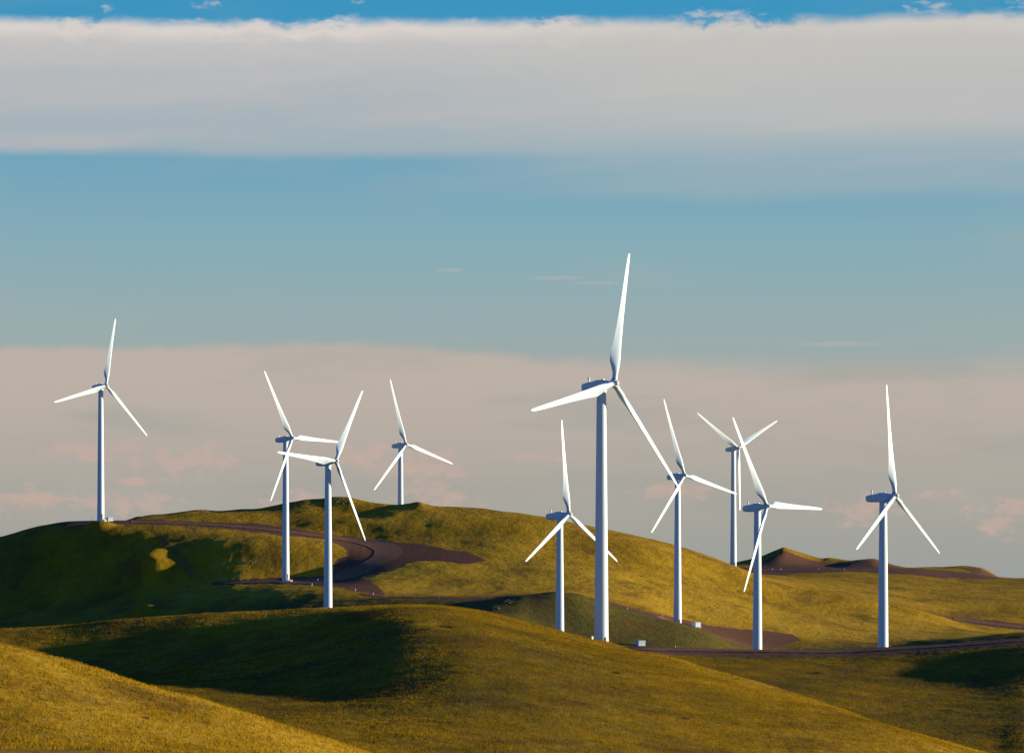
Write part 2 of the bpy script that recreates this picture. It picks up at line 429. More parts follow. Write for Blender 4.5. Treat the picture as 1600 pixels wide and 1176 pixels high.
# bare earth: road banks, pads and cuttings, (outline, nearest, farthest, strength)
SOIL = [
    ([(200, 811), (300, 814), (400, 817), (450, 823), (512, 835), (570, 841.5), (620, 846), (665, 850), (695, 857), (732, 861), (762, 875), (732, 881), (690, 876), (650, 876), (617, 889), (590, 897), (565, 900),
      (585, 912), (603, 929), (560, 924), (525, 916), (487, 913), (400, 913), (330, 914), (330, 909), (400, 904), (457, 901), (492, 900), (520, 899), (524, 876), (543, 867), (540, 857), (510, 842), (457, 837), (400, 831), (300, 822), (200, 816)], 1190, 1400, 1.0),
    ([(940, 1007), (1000, 1008.5), (1150, 1012.5), (1300, 1014), (1380, 1009), (1450, 1005), (1600, 994), (1720, 985), (1720, 994), (1600, 1004), (1500, 1013), (1400, 1020), (1300, 1024.5), (1150, 1024.5), (1056, 1024), (960, 1018)], 728, 772, 1.0),
    ([(948, 938), (1000, 953), (1060, 966), (1082, 970), (1110, 977), (1160, 982.5), (1200, 985), (1238, 990), (1252, 1000), (1210, 1014), (1165, 1014), (1100, 988), (1060, 979), (1000, 964), (948, 945)], 1170, 1240, 1.0),
    ([(1120, 886), (1380, 887), (1440, 888.5), (1500, 893), (1545, 898), (1562, 902), (1562, 904), (1480, 902.5), (1420, 898), (1330, 892.5), (1250, 896), (1200, 901), (1170, 902), (1150, 893), (1120, 892)], 1640, 1800, 0.9),
    ([(1195, 874), (1215, 866), (1224, 859), (1260, 872), (1300, 879), (1330, 877), (1370, 874), (1400, 884), (1420, 890), (1290, 889), (1180, 889)], 1765, 1860, 0.85),
    ([(1500, 886), (1530, 888), (1545, 893), (1562, 901), (1562, 903), (1520, 896)], 1790, 1870, 0.8),
    ([(1470, 961), (1540, 968), (1600, 975), (1720, 990), (1720, 1000), (1600, 984), (1540, 978), (1490, 968)], 1400, 1600, 0.95),
    ([(560, 925), (600, 930), (700, 932.5), (790, 933.5), (790, 936.5), (700, 936), (600, 934), (560, 929)], 1150, 1235, 0.8),
    ([(60, 819), (110, 811), (260, 811), (260, 819), (160, 819), (90, 822)], 1340, 1400, 0.9),
    ([(213, 822), (250, 834), (287, 864), (322, 905), (332, 912), (296, 906), (270, 872), (238, 836)], 1200, 1370, 0.45),
]
nz = perlin(XX / 3.0, DD / 6.0, 5) * 2.2 + perlin(XX / 0.9, DD / 2.0, 6) * 1.2
soil = np.zeros((ND, NU))
for poly, d0, d1, st in SOIL:
    r = (D >= d0) & (D <= d1)
    acc = np.zeros((r.sum(), NU))
    for du, dv in ((0, 0), (2.5, 0), (-2.5, 0), (0, 1.2), (0, -1.2)):
        acc += in_poly(UU[r] + nz[r] * 1.5 + du, VV[r] + nz[r] * 0.8 + dv, poly)
    soil[r] = np.maximum(soil[r], acc / 5 * st)

# relief that no profile carries: hummocks, cattle steps, tussocky ground
fade = 1 - 0.85 * soil
far = sstep(900, 1300, DD)
small = sstep(2500, 1900, DD) * sstep(2, 90, DD)
n1 = perlin(XX / 34, DD / 40, 1)
n2 = perlin(XX / 13, DD / 15, 2)
n3 = perlin(XX / 5, DD / 6, 3)
n4 = perlin(XX / 2.0, DD / 2.4, 4)
n5 = perlin(XX / 0.85 + 7, DD / 1.6, 8)
lump = np.maximum(perlin(XX / 9 + 3, DD / 10, 9) - 0.15, 0)
step = perlin(XX / 26 + n2 * 0.6, DD / 3.2 + XX / 40, 10)
rough = np.where(DD < 310, 0.75, 1.0)
NOISE = (n1 * (0.25 + 0.35 * far) + n2 * (0.16 + 0.12 * far) + n3 * (0.09 + 0.03 * far) + n4 * 0.05 + n5 * 0.03 + lump * 0.25 + step * (0.03 + 0.05 * far)) * rough * fade * small


def bump(u, v, d, rx, ry, hgt):
    x0 = (u - CU) * d / F
    near = (D > d - 5 * ry) & (D < d + 5 * ry)
    o = np.zeros_like(XX)
    X2, D2 = XX[near], DD[near]
    wx = X2 + perlin(X2 / 7, D2 / 7, 51) * 3 + perlin(X2 / 2, D2 / 2, 52) * 0.4
    wy = D2 + perlin(X2 / 6, D2 / 6, 53) * 4
    o[near] = hgt * np.exp(-((wx - x0) / rx) ** 2 - ((wy - d) / ry) ** 2)
    return o


def d_of(u, v, dmin=150.0):
    """distance at which the sight line (u, v) meets the ground"""
    j = np.searchsorted(U, u) - 1
    a = (u - U[j]) / (U[j + 1] - U[j])
    col = VT[:, j] * (1 - a) + VT[:, j + 1] * a
    i0 = np.searchsorted(D, dmin)
    hit = np.nonzero(col[i0:] <= v)[0]
    if not len(hit):
        return D[i0]
    i = hit[0] + i0
    if i == i0:
        return D[i]
    t = (col[i - 1] - v) / (col[i - 1] - col[i] + 1e-9)
    return D[i - 1] + t * (D[i] - D[i - 1])


HH = H0 + NOISE
VT = CV - HH * F / DD
# small knolls that catch the low sun
for (u, v, dm, rx, ry, hg) in [(212, 888, 1200, 11, 13, 2.8), (226, 884, 1200, 6.0, 9, 1.3), (240, 897, 1200, 6.0, 8, 1.0), (222, 959, 1150, 6, 7, 2.6), (345, 848, 1250, 7, 10, 0.3), (655, 788, 1390, 4, 8, 0.6), (610, 792, 1385, 6, 5, -0.4), (1395, 945, 1340, 6, 10, -0.8),
                               (1000, 905, 1250, 6, 8, -0.9), (650, 975, 500, 6, 10, 0.5), (690, 978, 500, 2.5, 5, -0.5)]:
    HH = HH + bump(u, v, d_of(u, v, dm), rx, ry, hg) * small
VT = CV - HH * F / DD
# level pads under the towers
def zground(x, y):
    u = CU + F * x / y
    j = int(np.clip(np.searchsorted(U, u) - 1, 0, NU - 2))
    i = int(np.clip(np.searchsorted(D, y) - 1, 0, ND - 2))
    a = (u - U[j]) / (U[j + 1] - U[j])
    b_ = (y - D[i]) / (D[i + 1] - D[i])
    q = HH[i:i + 2, j:j + 2]
    return CAMZ + (q[0, 0] * (1 - a) + q[0, 1] * a) * (1 - b_) + (q[1, 0] * (1 - a) + q[1, 1] * a) * b_


TURB = [  # hub column, hub row, distance, yaw, first blade angle, label
    (959.6, 598.8, 684, 51.1, 17.1, 'largest and nearest white wind turbine, its tower foot just behind the sunlit mound'),
    (165.7, 602.0, 1352, 46.0, 14.6, 'white wind turbine alone on the bare shoulder of the dark shaded hill'),
    (456.6, 684.2, 1277, 52.6, -28.1, 'white wind turbine standing on the brown pad below the bend of the dirt road'),
    (524.7, 719.9, 1083, 52.4, 34.6, 'white wind turbine rising behind the dark crest, one blade across the next turbine'),
    (634.2, 693.9, 1426, 45.9, -14.0, 'white wind turbine whose foot is hidden behind the rocky hilltop'),
    (888.8, 803.1, 1008, 55.1, 0.0, 'low white wind turbine with one blade passing behind the largest tower'),
    (1069.4, 742.2, 1203, 45.4, -16.8, 'white wind turbine beside a small white kiosk at the foot of the golden slope'),
    (1153.7, 699.6, 1520, 39.6, -57.1, 'most distant white wind turbine, one blade straight down, by the far brown hill'),
    (1198.4, 790.4, 953, 52.3, -28.9, 'white wind turbine with one blade pointing flat sideways over the brown road bank'),
    (1398.2, 774.3, 854, 59.3, 1.0, 'white wind turbine apart from the others, top blade straight up, above the road bank'),
]
HUBZ, OVER, TILT = 45.0, 2.7, R(5)
tpos = []
for (u, v, d, ph, th, lb) in TURB:
    hx, hy, hz = (u - CU) * d / F, d, CAMZ - (v - CV) * d / F
    x = hx - OVER * math.sin(R(ph))
    y = hy + OVER * math.cos(R(ph))
    tpos.append((x, y, hz - HUBZ))
    w_ = np.exp(-(((XX - x) / 4.2) ** 2 + ((DD - y) / 5.0) ** 2) ** 2)
    HH = HH * (1 - w_) + (hz - HUBZ - CAMZ) * w_
VT = CV - HH * F / DD
RUNMIN = np.minimum.accumulate(VT, axis=0)

# dryness of the sward: golden near, olive on the mound, green in the hollows, plus painted sun and shade
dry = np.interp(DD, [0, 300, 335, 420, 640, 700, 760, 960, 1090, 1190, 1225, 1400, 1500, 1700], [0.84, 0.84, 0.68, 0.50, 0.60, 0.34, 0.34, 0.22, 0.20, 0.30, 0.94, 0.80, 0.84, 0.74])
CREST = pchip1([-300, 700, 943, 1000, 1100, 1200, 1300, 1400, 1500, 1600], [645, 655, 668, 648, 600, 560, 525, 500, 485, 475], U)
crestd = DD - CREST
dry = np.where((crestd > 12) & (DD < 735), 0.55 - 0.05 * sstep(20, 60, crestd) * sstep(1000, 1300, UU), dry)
dry = dry + (0.20 * sstep(-45, -8, crestd) + 0.22 * sstep(850, 1250, UU) * sstep(340, 380, DD)) * (crestd <= 12) * sstep(330, 370, DD)  # mound paler to the right; sunlit crest rim painted into the tone
dry = dry + 0.22 * perlin(XX / 22, DD / 45, 21) + 0.14 * perlin(XX / 7, DD / 16, 22)
dry = dry - 0.28 * sstep(300, 900, 900 - UU) * sstep(1180, 1240, DD) * sstep(1420, 1330, DD) * sstep(420, 250, UU)  # left hill flank greened down, part of its shade put into the colour
dry = dry - 0.35 * np.exp(-((XX + 32) / 5.0) ** 2 - ((DD - 232) / 14.0) ** 2) + 0.35 * sstep(0.0, 0.4, perlin((XX + DD * 0.28) / 4.5, DD / 60.0, 41)) * (DD < 320)  # olive patch at lower left; gold bands stand in for sunlit ridge lines
dry = dry + 0.25 * sstep(545, 620, UU) * sstep(1215, 1230, DD) * sstep(1310, 1285, DD)
dry = dry + 0.18 * sstep(272, 288, DD) * (DD < 300)  # foreground crest paler, a lit rim painted into the grass colour
dry = np.clip(dry, 0, 1)


# ------------------------------------------------------------------ materials
def material(name):
    m = bpy.data.materials.new(name)
    m.use_nodes = True
    n = NT(m.node_tree)
    return m, n


def finish(n, shader, disp=None):
    o = n.new('ShaderNodeOutputMaterial')
    n.t.links.new(shader, o.inputs[0])


def principled(n, color, rough=0.6, spec=0.3, normal=None, metal=0.0):
    p = n.new('ShaderNodeBsdfPrincipled')
    n.put(p.inputs['Base Color'], color)
    n.put(p.inputs['Roughness'], rough)
    n.put(p.inputs['Specular IOR Level'], spec)
    n.put(p.inputs['Metallic'], metal)
    if normal is not None:
        n.put(p.inputs['Normal'], normal)
    return p.outputs[0]


def bump_node(n, height, dist, strength=1.0, normal=None):
    b_ = n.new('ShaderNodeBump')
    n.put(b_.inputs['Height'], height)
    n.put(b_.inputs['Distance'], dist)
    n.put(b_.inputs['Strength'], strength)
    if normal is not None:
        n.put(b_.inputs['Normal'], normal)
    return b_.outputs[0]


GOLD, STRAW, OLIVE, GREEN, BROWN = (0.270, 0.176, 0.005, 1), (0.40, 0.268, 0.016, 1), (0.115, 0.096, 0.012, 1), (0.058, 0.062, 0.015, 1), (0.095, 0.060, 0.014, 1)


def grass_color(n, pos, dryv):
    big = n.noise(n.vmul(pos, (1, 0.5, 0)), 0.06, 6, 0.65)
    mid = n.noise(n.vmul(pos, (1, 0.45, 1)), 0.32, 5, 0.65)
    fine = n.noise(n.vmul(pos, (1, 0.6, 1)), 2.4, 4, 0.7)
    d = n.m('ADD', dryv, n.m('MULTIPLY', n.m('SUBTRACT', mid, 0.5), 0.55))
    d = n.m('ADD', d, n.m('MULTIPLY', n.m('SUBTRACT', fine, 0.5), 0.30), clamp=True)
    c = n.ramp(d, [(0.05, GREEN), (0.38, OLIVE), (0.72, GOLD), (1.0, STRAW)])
    c = n.mix(n.m('MULTIPLY', n.ss(big, 0.48, 0.64), 0.55), c, BROWN)
    dark = n.noise(n.vmul(pos, (1, 0.7, 1)), 1.1, 5, 0.75)
    c = n.mix(n.m('MULTIPLY', n.ss(dark, 0.48, 0.7), 0.32), c, (0.05, 0.043, 0.010, 1))
    return c, fine, mid


M_terrain, n = material('prairie_ground')
geo = n.new('ShaderNodeNewGeometry')
pos_ = geo.outputs['Position']
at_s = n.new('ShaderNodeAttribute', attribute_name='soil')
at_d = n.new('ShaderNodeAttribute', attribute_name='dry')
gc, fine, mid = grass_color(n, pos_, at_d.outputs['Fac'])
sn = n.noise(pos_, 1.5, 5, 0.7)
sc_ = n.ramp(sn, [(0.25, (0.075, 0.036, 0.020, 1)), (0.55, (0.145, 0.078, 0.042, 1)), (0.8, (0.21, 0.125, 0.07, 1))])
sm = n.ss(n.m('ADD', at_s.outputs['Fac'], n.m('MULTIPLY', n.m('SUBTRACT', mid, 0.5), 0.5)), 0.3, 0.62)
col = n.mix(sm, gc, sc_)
hgt = n.m('ADD', n.m('MULTIPLY', n.noise(n.vmul(pos_, (1, 0.7, 1)), 1.7, 6, 0.75), 0.5), n.m('MULTIPLY', n.noise(n.vmul(pos_, (1, 0.6, 1)), 0.5, 4, 0.6), 0.9))
nb = bump_node(n, hgt, n.m('SUBTRACT', 0.55, n.m('MULTIPLY', sm, 0.42)), 0.9)
finish(n, principled(n, col, 0.95, 0.05, nb))

M_road, n = material('packed_dirt')
geo = n.new('ShaderNodeNewGeometry')
rn = n.noise(geo.outputs['Position'], 0.8, 6, 0.7)
rc = n.ramp(rn, [(0.25, (0.115, 0.064, 0.036, 1)), (0.6, (0.195, 0.122, 0.073, 1)), (0.85, (0.27, 0.185, 0.12, 1))])
finish(n, principled(n, rc, 0.95, 0.05, bump_node(n, rn, 0.15, 0.6)))

M_grass, n = material('grass_blade')
geo = n.new('ShaderNodeNewGeometry')
at_d = n.new('ShaderNodeAttribute', attribute_name='dry')
gc, _, _ = grass_color(n, geo.outputs['Position'], at_d.outputs['Fac'])
df = n.new('ShaderNodeBsdfDiffuse')
n.put(df.inputs[0], gc)
tr = n.new('ShaderNodeBsdfTranslucent')
n.put(tr.inputs[0], gc)
ms = n.new('ShaderNodeMixShader')
n.put(ms.inputs[0], 0.35)
n.t.links.new(df.outputs[0], ms.inputs[1])
n.t.links.new(tr.outputs[0], ms.inputs[2])
finish(n, ms.outputs[0])

M_white, n = material('white_turbine_paint')
geo = n.new('ShaderNodeTexCoord')
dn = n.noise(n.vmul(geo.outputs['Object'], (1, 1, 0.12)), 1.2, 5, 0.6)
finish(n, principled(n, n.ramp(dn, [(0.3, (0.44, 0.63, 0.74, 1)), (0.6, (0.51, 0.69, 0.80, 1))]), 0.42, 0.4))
M_grey, n = material('grey_steel')
finish(n, principled(n, (0.32, 0.34, 0.36, 1), 0.5, 0.4))
M_dark, n = material('dark_steel')
finish(n, principled(n, (0.09, 0.09, 0.10, 1), 0.6, 0.3))
M_conc, n = material('concrete')
geo = n.new('ShaderNodeNewGeometry')
cn_ = n.noise(geo.outputs['Position'], 3, 4)
finish(n, principled(n, n.ramp(cn_, [(0.3, (0.28, 0.26, 0.24, 1)), (0.7, (0.42, 0.40, 0.37, 1))]), 0.9, 0.1))
M_rock, n = material('lichen_rock')
geo = n.new('ShaderNodeNewGeometry')
cn_ = n.noise(geo.outputs['Position'], 2.5, 6, 0.7)
finish(n, principled(n, n.ramp(cn_, [(0.3, (0.09, 0.075, 0.055, 1)), (0.55, (0.19, 0.16, 0.12, 1)), (0.75, (0.28, 0.24, 0.19, 1))]), 0.95, 0.1, bump_node(n, cn_, 0.2, 0.8)))
M_shrub, n = material('shrub_leaf')
geo = n.new('ShaderNodeNewGeometry')
cn_ = n.noise(geo.outputs['Position'], 6, 3)
finish(n, principled(n, n.ramp(cn_, [(0.3, (0.025, 0.045, 0.012, 1)), (0.7, (0.06, 0.09, 0.02, 1))]), 0.8, 0.2))
M_red, n = material('reflector_red')
finish(n, principled(n, (0.5, 0.04, 0.03, 1), 0.4, 0.5))


# ------------------------------------------------------------------ object helpers
def link(name, me, mat=None, parent=None, smooth=False):
    o = bpy.data.objects.new(name, me)
    COL.objects.link(o)
    if mat and not me.materials:
        me.materials.append(mat)
    if parent:
        o.parent = parent
    if smooth:
        me.polygons.foreach_set('use_smooth', [True] * len(me.polygons))
    return o


def tag(o, label=None, cat=None, group=None, kind=None):
    for k, v in (('label', label), ('category', cat), ('group', group), ('kind', kind)):
        if v:
            o[k] = v
    return o


def grid_mesh(name, co, nr, nc, attrs=None):
    me = bpy.data.meshes.new(name)
    nv = nr * nc
    me.vertices.add(nv)
    me.vertices.foreach_set('co', co.astype(np.float32).ravel())
    idx = np.arange(nv).reshape(nr, nc)
    q = np.stack([idx[:-1, :-1], idx[:-1, 1:], idx[1:, 1:], idx[1:, :-1]], -1).reshape(-1, 4)
    me.loops.add(q.size)
    me.loops.foreach_set('vertex_index', q.ravel().astype(np.int32))
    me.polygons.add(len(q))
    me.polygons.foreach_set('loop_start', np.arange(0, q.size, 4, dtype=np.int32))
    me.polygons.foreach_set('use_smooth', np.ones(len(q), bool))
    for k, a in (attrs or {}).items():
        at = me.attributes.new(k, 'FLOAT', 'POINT')
        at.data.foreach_set('value', a.astype(np.float32).ravel())
    me.update()
    return me


# ------------------------------------------------------------------ terrain object
co = np.stack([XX, DD, HH + CAMZ], -1).reshape(-1, 3)
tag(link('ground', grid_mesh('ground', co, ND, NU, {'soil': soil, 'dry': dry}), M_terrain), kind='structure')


def ground_at(u, v, dmin):
    d = d_of(u, v, dmin)
    x = (u - CU) * d / F
    return Vector((x, d, zground(x, d)))


# dirt roads: packed tracks draped over the ground, given as (column, far-edge row, near-edge row)
ROADS = [   # (nearest distance, [(column, row of one edge, column, row of the other edge) ...])
    (1195, [(205, 816, 205, 813.5), (300, 819.5, 300, 817), (380, 825, 380, 821.8), (440, 831.2, 440, 827.5), (500, 839.5, 500, 835), (540, 845.5, 542, 839.5), (562, 850, 575, 843), (578, 856, 605, 847),
            (585, 862, 625, 854), (583, 868, 630, 863), (575, 874, 614, 875), (560, 882, 590, 887), (535, 892, 562, 899), (505, 902, 528, 907.5), (470, 907, 480, 912), (420, 908, 420, 911.5), (340, 910, 340, 911.8)]),
    (733, [(960, 1015, 960, 1012), (1040, 1017, 1040, 1013), (1150, 1018.5, 1150, 1015), (1300, 1020, 1300, 1016.5), (1380, 1016.5, 1380, 1012.5), (1450, 1012.5, 1450, 1009), (1600, 1001.5, 1600, 998.5), (1700, 993, 1700, 990)]),
    (1172, [(950, 944.5, 950, 941.5), (1000, 960.5, 1000, 956), (1055, 975, 1055, 969)]),
    (1690, [(1160, 891.3, 1160, 889.3), (1260, 891.3, 1260, 889.3), (1360, 891.5, 1360, 889.5), (1420, 893.5, 1420, 891.5)]),
    (1400, [(1490, 968, 1490, 964.8), (1540, 975, 1540, 970.5), (1600, 982, 1600, 977.5), (1690, 995, 1690, 990)]),
]
for dmin, pts in ROADS:
    A = np.array(pts, float)
    seg = np.hypot(*(A[1:, :2] + A[1:, 2:] - A[:-1, :2] - A[:-1, 2:]).T) / 2
    par = np.concatenate([[0], np.cumsum(seg)])
    tt = np.arange(0, par[-1], 1.8)
    E4 = [pchip1(par, A[:, q], tt) for q in range(4)]
    NR = 7
    P = np.zeros((NR, len(tt), 3))
    for j in range(len(tt)):
        for i in range(NR):
            f_ = i / (NR - 1)
            u = E4[0][j] * (1 - f_) + E4[2][j] * f_
            wob = 0.22 * math.sin(tt[j] * 0.21 + i) + 0.15 * math.sin(tt[j] * 0.57 + 2 * i)
            vrow = E4[1][j] * (1 - f_) + E4[3][j] * f_ + (wob if i in (0, NR - 1) else 0)
            d = d_of(u, vrow, dmin)
            x = (u - CU) * d / F
            P[i, j] = (x, d, zground(x, d) + 0.12)
    tag(link('dirt_road', grid_mesh('dirt_road', P, NR, len(tt)), M_road), kind='structure')


# ------------------------------------------------------------------ turbine parts
def ring_mesh(name, rings, cap=True):
    """loft closed rings (lists of equal length of (x, y, z))"""
    me = bpy.data.meshes.new(name)
    k = len(rings[0])
    vs = [p for r_ in rings for p in r_]
    fs = []
    for i in range(len(rings) - 1):
        for j in range(k):
            fs.append((i * k + j, i * k + (j + 1) % k, (i + 1) * k + (j + 1) % k, (i + 1) * k + j))
    if cap:
        fs.append(tuple(reversed(range(k))))
        fs.append(tuple((len(rings) - 1) * k + j for j in range(k)))
    me.from_pydata(vs, [], fs)
    me.update()
    bm = bmesh.new()
    bm.from_mesh(me)
    bmesh.ops.recalc_face_normals(bm, faces=bm.faces)
    bm.to_mesh(me)
    bm.free()
    return me


def circle(r_, z, k=28, x=0, y=0):
    return [(x + r_ * math.cos(2 * math.pi * i / k), y + r_ * math.sin(2 * math.pi * i / k), z) for i in range(k)]


def lathe(name, prof, k=28, x=0, y=0):
    return ring_mesh(name, [circle(r_, z, k, x, y) for r_, z in prof])


def set_smooth(me, angle=40):
    me.polygons.foreach_set('use_smooth', [True] * len(me.polygons))
    try:
        me.set_sharp_from_angle(angle=R(angle))
    except Exception:
        pass
    return me


def box_mesh(name, boxes, bev=0.0):
    """boxes: (cx, cy, cz, sx, sy, sz)"""
    bm = bmesh.new()
    for (cx, cy, cz, sx, sy, sz) in boxes:
        bmesh.ops.create_cube(bm, size=1.0, matrix=Matrix.Translation((cx, cy, cz)) @ Matrix.Diagonal((sx, sy, sz, 1)))
    if bev:
        bmesh.ops.bevel(bm, geom=list(bm.edges), offset=bev, segments=2, affect='EDGES', profile=0.5)
    me = bpy.data.meshes.new(name)
    bm.to_mesh(me)
    bm.free()
    return me


TOWH = HUBZ - OVER * math.tan(TILT) - 1.02
me_tower = set_smooth(lathe('tower', [(1.24, -1.5), (1.24, 0.0), (1.20, 2.0), (1.02, TOWH * 0.5 - 0.06), (0.80, TOWH - 0.1), (0.80, TOWH)], 40))
me_flange = set_smooth(lathe('tower_flange', [(1.0, TOWH * 0.5 - 0.09), (1.055, TOWH * 0.5 - 0.08), (1.055, TOWH * 0.5 + 0.08), (1.0, TOWH * 0.5 + 0.09)], 40))
me_collar = set_smooth(lathe('yaw_collar', [(0.86, TOWH - 0.02), (0.98, TOWH + 0.02), (0.98, TOWH + 0.22), (0.9, TOWH + 0.3)], 32))
me_found = set_smooth(lathe('foundation', [(2.1, -1.2), (2.1, 0.10), (2.0, 0.18), (1.5, 0.18)], 36))
me_door = box_mesh('door', [(0.0, -1.2, 1.45, 0.8, 0.16, 1.9)], 0.04)
me_steps = box_mesh('access_steps', [(0, -1.9, 0.42, 1.0, 0.9, 0.08), (0, -2.5, 0.22, 1.0, 0.35, 0.06), (-0.48, -1.9, 0.9, 0.05, 0.9, 0.05), (0.48, -1.9, 0.9, 0.05, 0.9, 0.05),
                                    (-0.48, -2.3, 0.55, 0.05, 0.05, 0.75), (0.48, -2.3, 0.55, 0.05, 0.05, 0.75), (0, -1.9, 0.2, 0.8, 0.7, 0.36)])

# nacelle: rounded-box sections along y (front negative)
NSEC = [(-2.02, 0.50, 0.50, -0.50), (-1.75, 0.56, 0.54, -0.56), (-1.30, 0.70, 0.66, -0.72), (-1.0, 0.84, 0.80, -0.88), (-0.6, 0.90, 0.86, -0.98), (0.9, 0.92, 0.86, -0.98), (1.2, 0.92, 0.80, -0.96), (2.9, 0.88, 0.70, -0.82),
        (3.5, 0.80, 0.62, -0.66), (3.8, 0.62, 0.46, -0.50), (3.88, 0.40, 0.30, -0.34)]


def rbox(y, hw, zt, zb, k=6, f_=0.32):
    cz, hz = (zt + zb) / 2, (zt - zb) / 2
    rr = f_ * min(hw, hz) * 1.0
    pts = []
    for (sx, sz, a0) in ((1, 1, 0), (-1, 1, 90), (-1, -1, 180), (1, -1, 270)):
        for i in range(k + 1):
            a = R(a0 + 90 * i / k)
            pts.append((sx * (hw - rr) + rr * math.cos(a), y, cz + sz * (hz - rr) + rr * math.sin(a)))
    return pts


me_nac = set_smooth(ring_mesh('nacelle', [rbox(y, a, t_, b_, 4, 0.95 if y < -1.6 else 0.36) for (y, a, t_, b_) in NSEC]), 35)
me_mast = set_smooth(lathe('weather_mast', [(0.12, 0.62), (0.12, 1.38), (0.19, 1.40), (0.19, 1.62), (0.07, 1.68)], 10, 0.0, 2.55))
me_vane = box_mesh('wind_vane', [(0, 2.55, 1.15, 0.6, 0.05, 0.05), (0.30, 2.55, 1.24, 0.08, 0.08, 0.16), (-0.30, 2.55, 1.24, 0.03, 0.22, 0.14)])
me_vent = box_mesh('roof_hatch', [(0.1, -0.35, 0.90, 0.55, 0.42, 0.18)], 0.04)
me_seam = box_mesh('cooling_grille', [(0.0, 0.55, 0.885, 0.9, 0.8, 0.07), (0.0, 0.35, 0.93, 0.8, 0.06, 0.05), (0.0, 0.55, 0.93, 0.8, 0.06, 0.05), (0.0, 0.75, 0.93, 0.8, 0.06, 0.05)])

# hub: lathe about y, drawn round z and turned
me_hub = lathe('hub', [(0.50, -0.66), (0.66, -0.50), (0.72, -0.1), (0.70, 0.25), (0.58, 0.5)], 28)
me_nose = lathe('nose_cone', [(0.54, 0.47), (0.46, 0.68), (0.30, 0.86), (0.12, 0.94), (0.02, 0.95)], 24)
for me_ in (me_hub, me_nose):
    me_.transform(Matrix.Rotation(R(90), 4, 'X'))          # +z -> -y : the nose faces the wind
    set_smooth(me_, 50)

# blade: lofted airfoil along +z, leading edge to +x
BL = 23.5
ST = [(0.55, 0.92, 1.00, 0), (1.3, 0.92, 1.00, 0), (1.9, 1.0, 0.92, 10), (2.7, 1.38, 0.62, 20), (3.6, 1.86, 0.40, 22), (4.6, 2.06, 0.31, 21), (5.8, 1.84, 0.27, 18), (7.5, 1.60, 0.24, 14.5), (10, 1.34, 0.21, 10.5),
      (13, 1.10, 0.19, 7), (16, 0.92, 0.175, 4.5), (19, 0.80, 0.165, 2.8), (21.5, 0.62, 0.16, 1.8), (22.7, 0.50, 0.16, 1.5), (23.2, 0.36, 0.16, 1.5), (23.45, 0.16, 0.16, 1.5)]
rings = []
NP = 24
for (r_, c, tk, tw) in ST:
    blend = min(1, max(0, (r_ - 1.3) / 2.6))
    pts = []
    for i in range(NP):
        a = 2 * math.pi * i / NP
        cx_, cy_ = 0.5 * math.cos(a), 0.5 * math.sin(a)
        xq = 0.5 - cx_                                    # 0 at leading edge, 1 at trailing edge
        yt = 5 * tk * (0.2969 * math.sqrt(max(xq, 0)) - 0.1260 * xq - 0.3516 * xq ** 2 + 0.2843 * xq ** 3 - 0.1036 * xq ** 4)
        cam_ = 0.03 * 4 * xq * (1 - xq)
        af = (0.30 - xq, (yt if a <= math.pi else -yt) + cam_)
        ci = (cx_ * tk if tk > 0.9 else cx_, cy_)
        px = ci[0] * (1 - blend) + af[0] * blend
        py = ci[1] * (1 - blend) + af[1] * blend
        px *= c
        py *= c
        t_ = R(-tw - 2.0)
        pts.append((px * math.cos(t_) - py * math.sin(t_), px * math.sin(t_) + py * math.cos(t_), r_))
    rings.append(pts)
me_blade = set_smooth(ring_mesh('blade', rings), 60)
me_cuff = set_smooth(lathe('blade_root_ring', [(0.48, 0.58), (0.52, 0.60), (0.52, 0.78), (0.48, 0.80)], 24))


def turbine_parts(root, th, proto):
    def part(name, me, mat, parent, mtx=None):
        o = link(name, me, mat, parent)
        if mtx is not None:
            o.matrix_local = mtx
        return o
    part('foundation', me_found, M_conc, root)
    tw_ = part('tower', me_tower, M_white, root)
    part('tower_flange', me_flange, M_white, tw_)
    part('door', me_door, M_grey, tw_)
    part('access_steps', me_steps, M_grey, root)
    part('yaw_collar', me_collar, M_white, root)
    Tn = Matrix.Translation((0, 0, HUBZ - OVER * math.tan(TILT))) @ Matrix.Rotation(-TILT, 4, 'X')
    nc = part('nacelle', me_nac, M_white, root, Tn)
    ms_ = part('weather_mast', me_mast, M_white, nc)
    part('wind_vane', me_vane, M_grey, nc)
    part('roof_hatch', me_vent, M_white, nc)
    part('cooling_grille', me_seam, M_grey, nc)
    Th = Matrix.Translation((0, -OVER, HUBZ)) @ Matrix.Rotation(-TILT, 4, 'X')
    hb = part('hub', me_hub, M_white, root, Th @ Matrix.Rotation(th, 4, 'Y'))
    part('nose_cone', me_nose, M_white, hb)
    for k in range(3):
        bl = part('blade', me_blade, M_white, root, Th @ Matrix.Rotation(th + k * 2 * math.pi / 3, 4, 'Y'))
        part('blade_root_ring', me_cuff, M_grey, bl)


for (u, v, d, ph, th, lb), p in zip(TURB, tpos):
    root = bpy.data.objects.new('wind_turbine', None)
    COL.objects.link(root)
    root.location = p
    root.rotation_euler = (0, 0, R(ph))
    tag(root, lb, 'wind turbine', 'wind turbines across the grassy hills')
    turbine_parts(root, R(th), None)

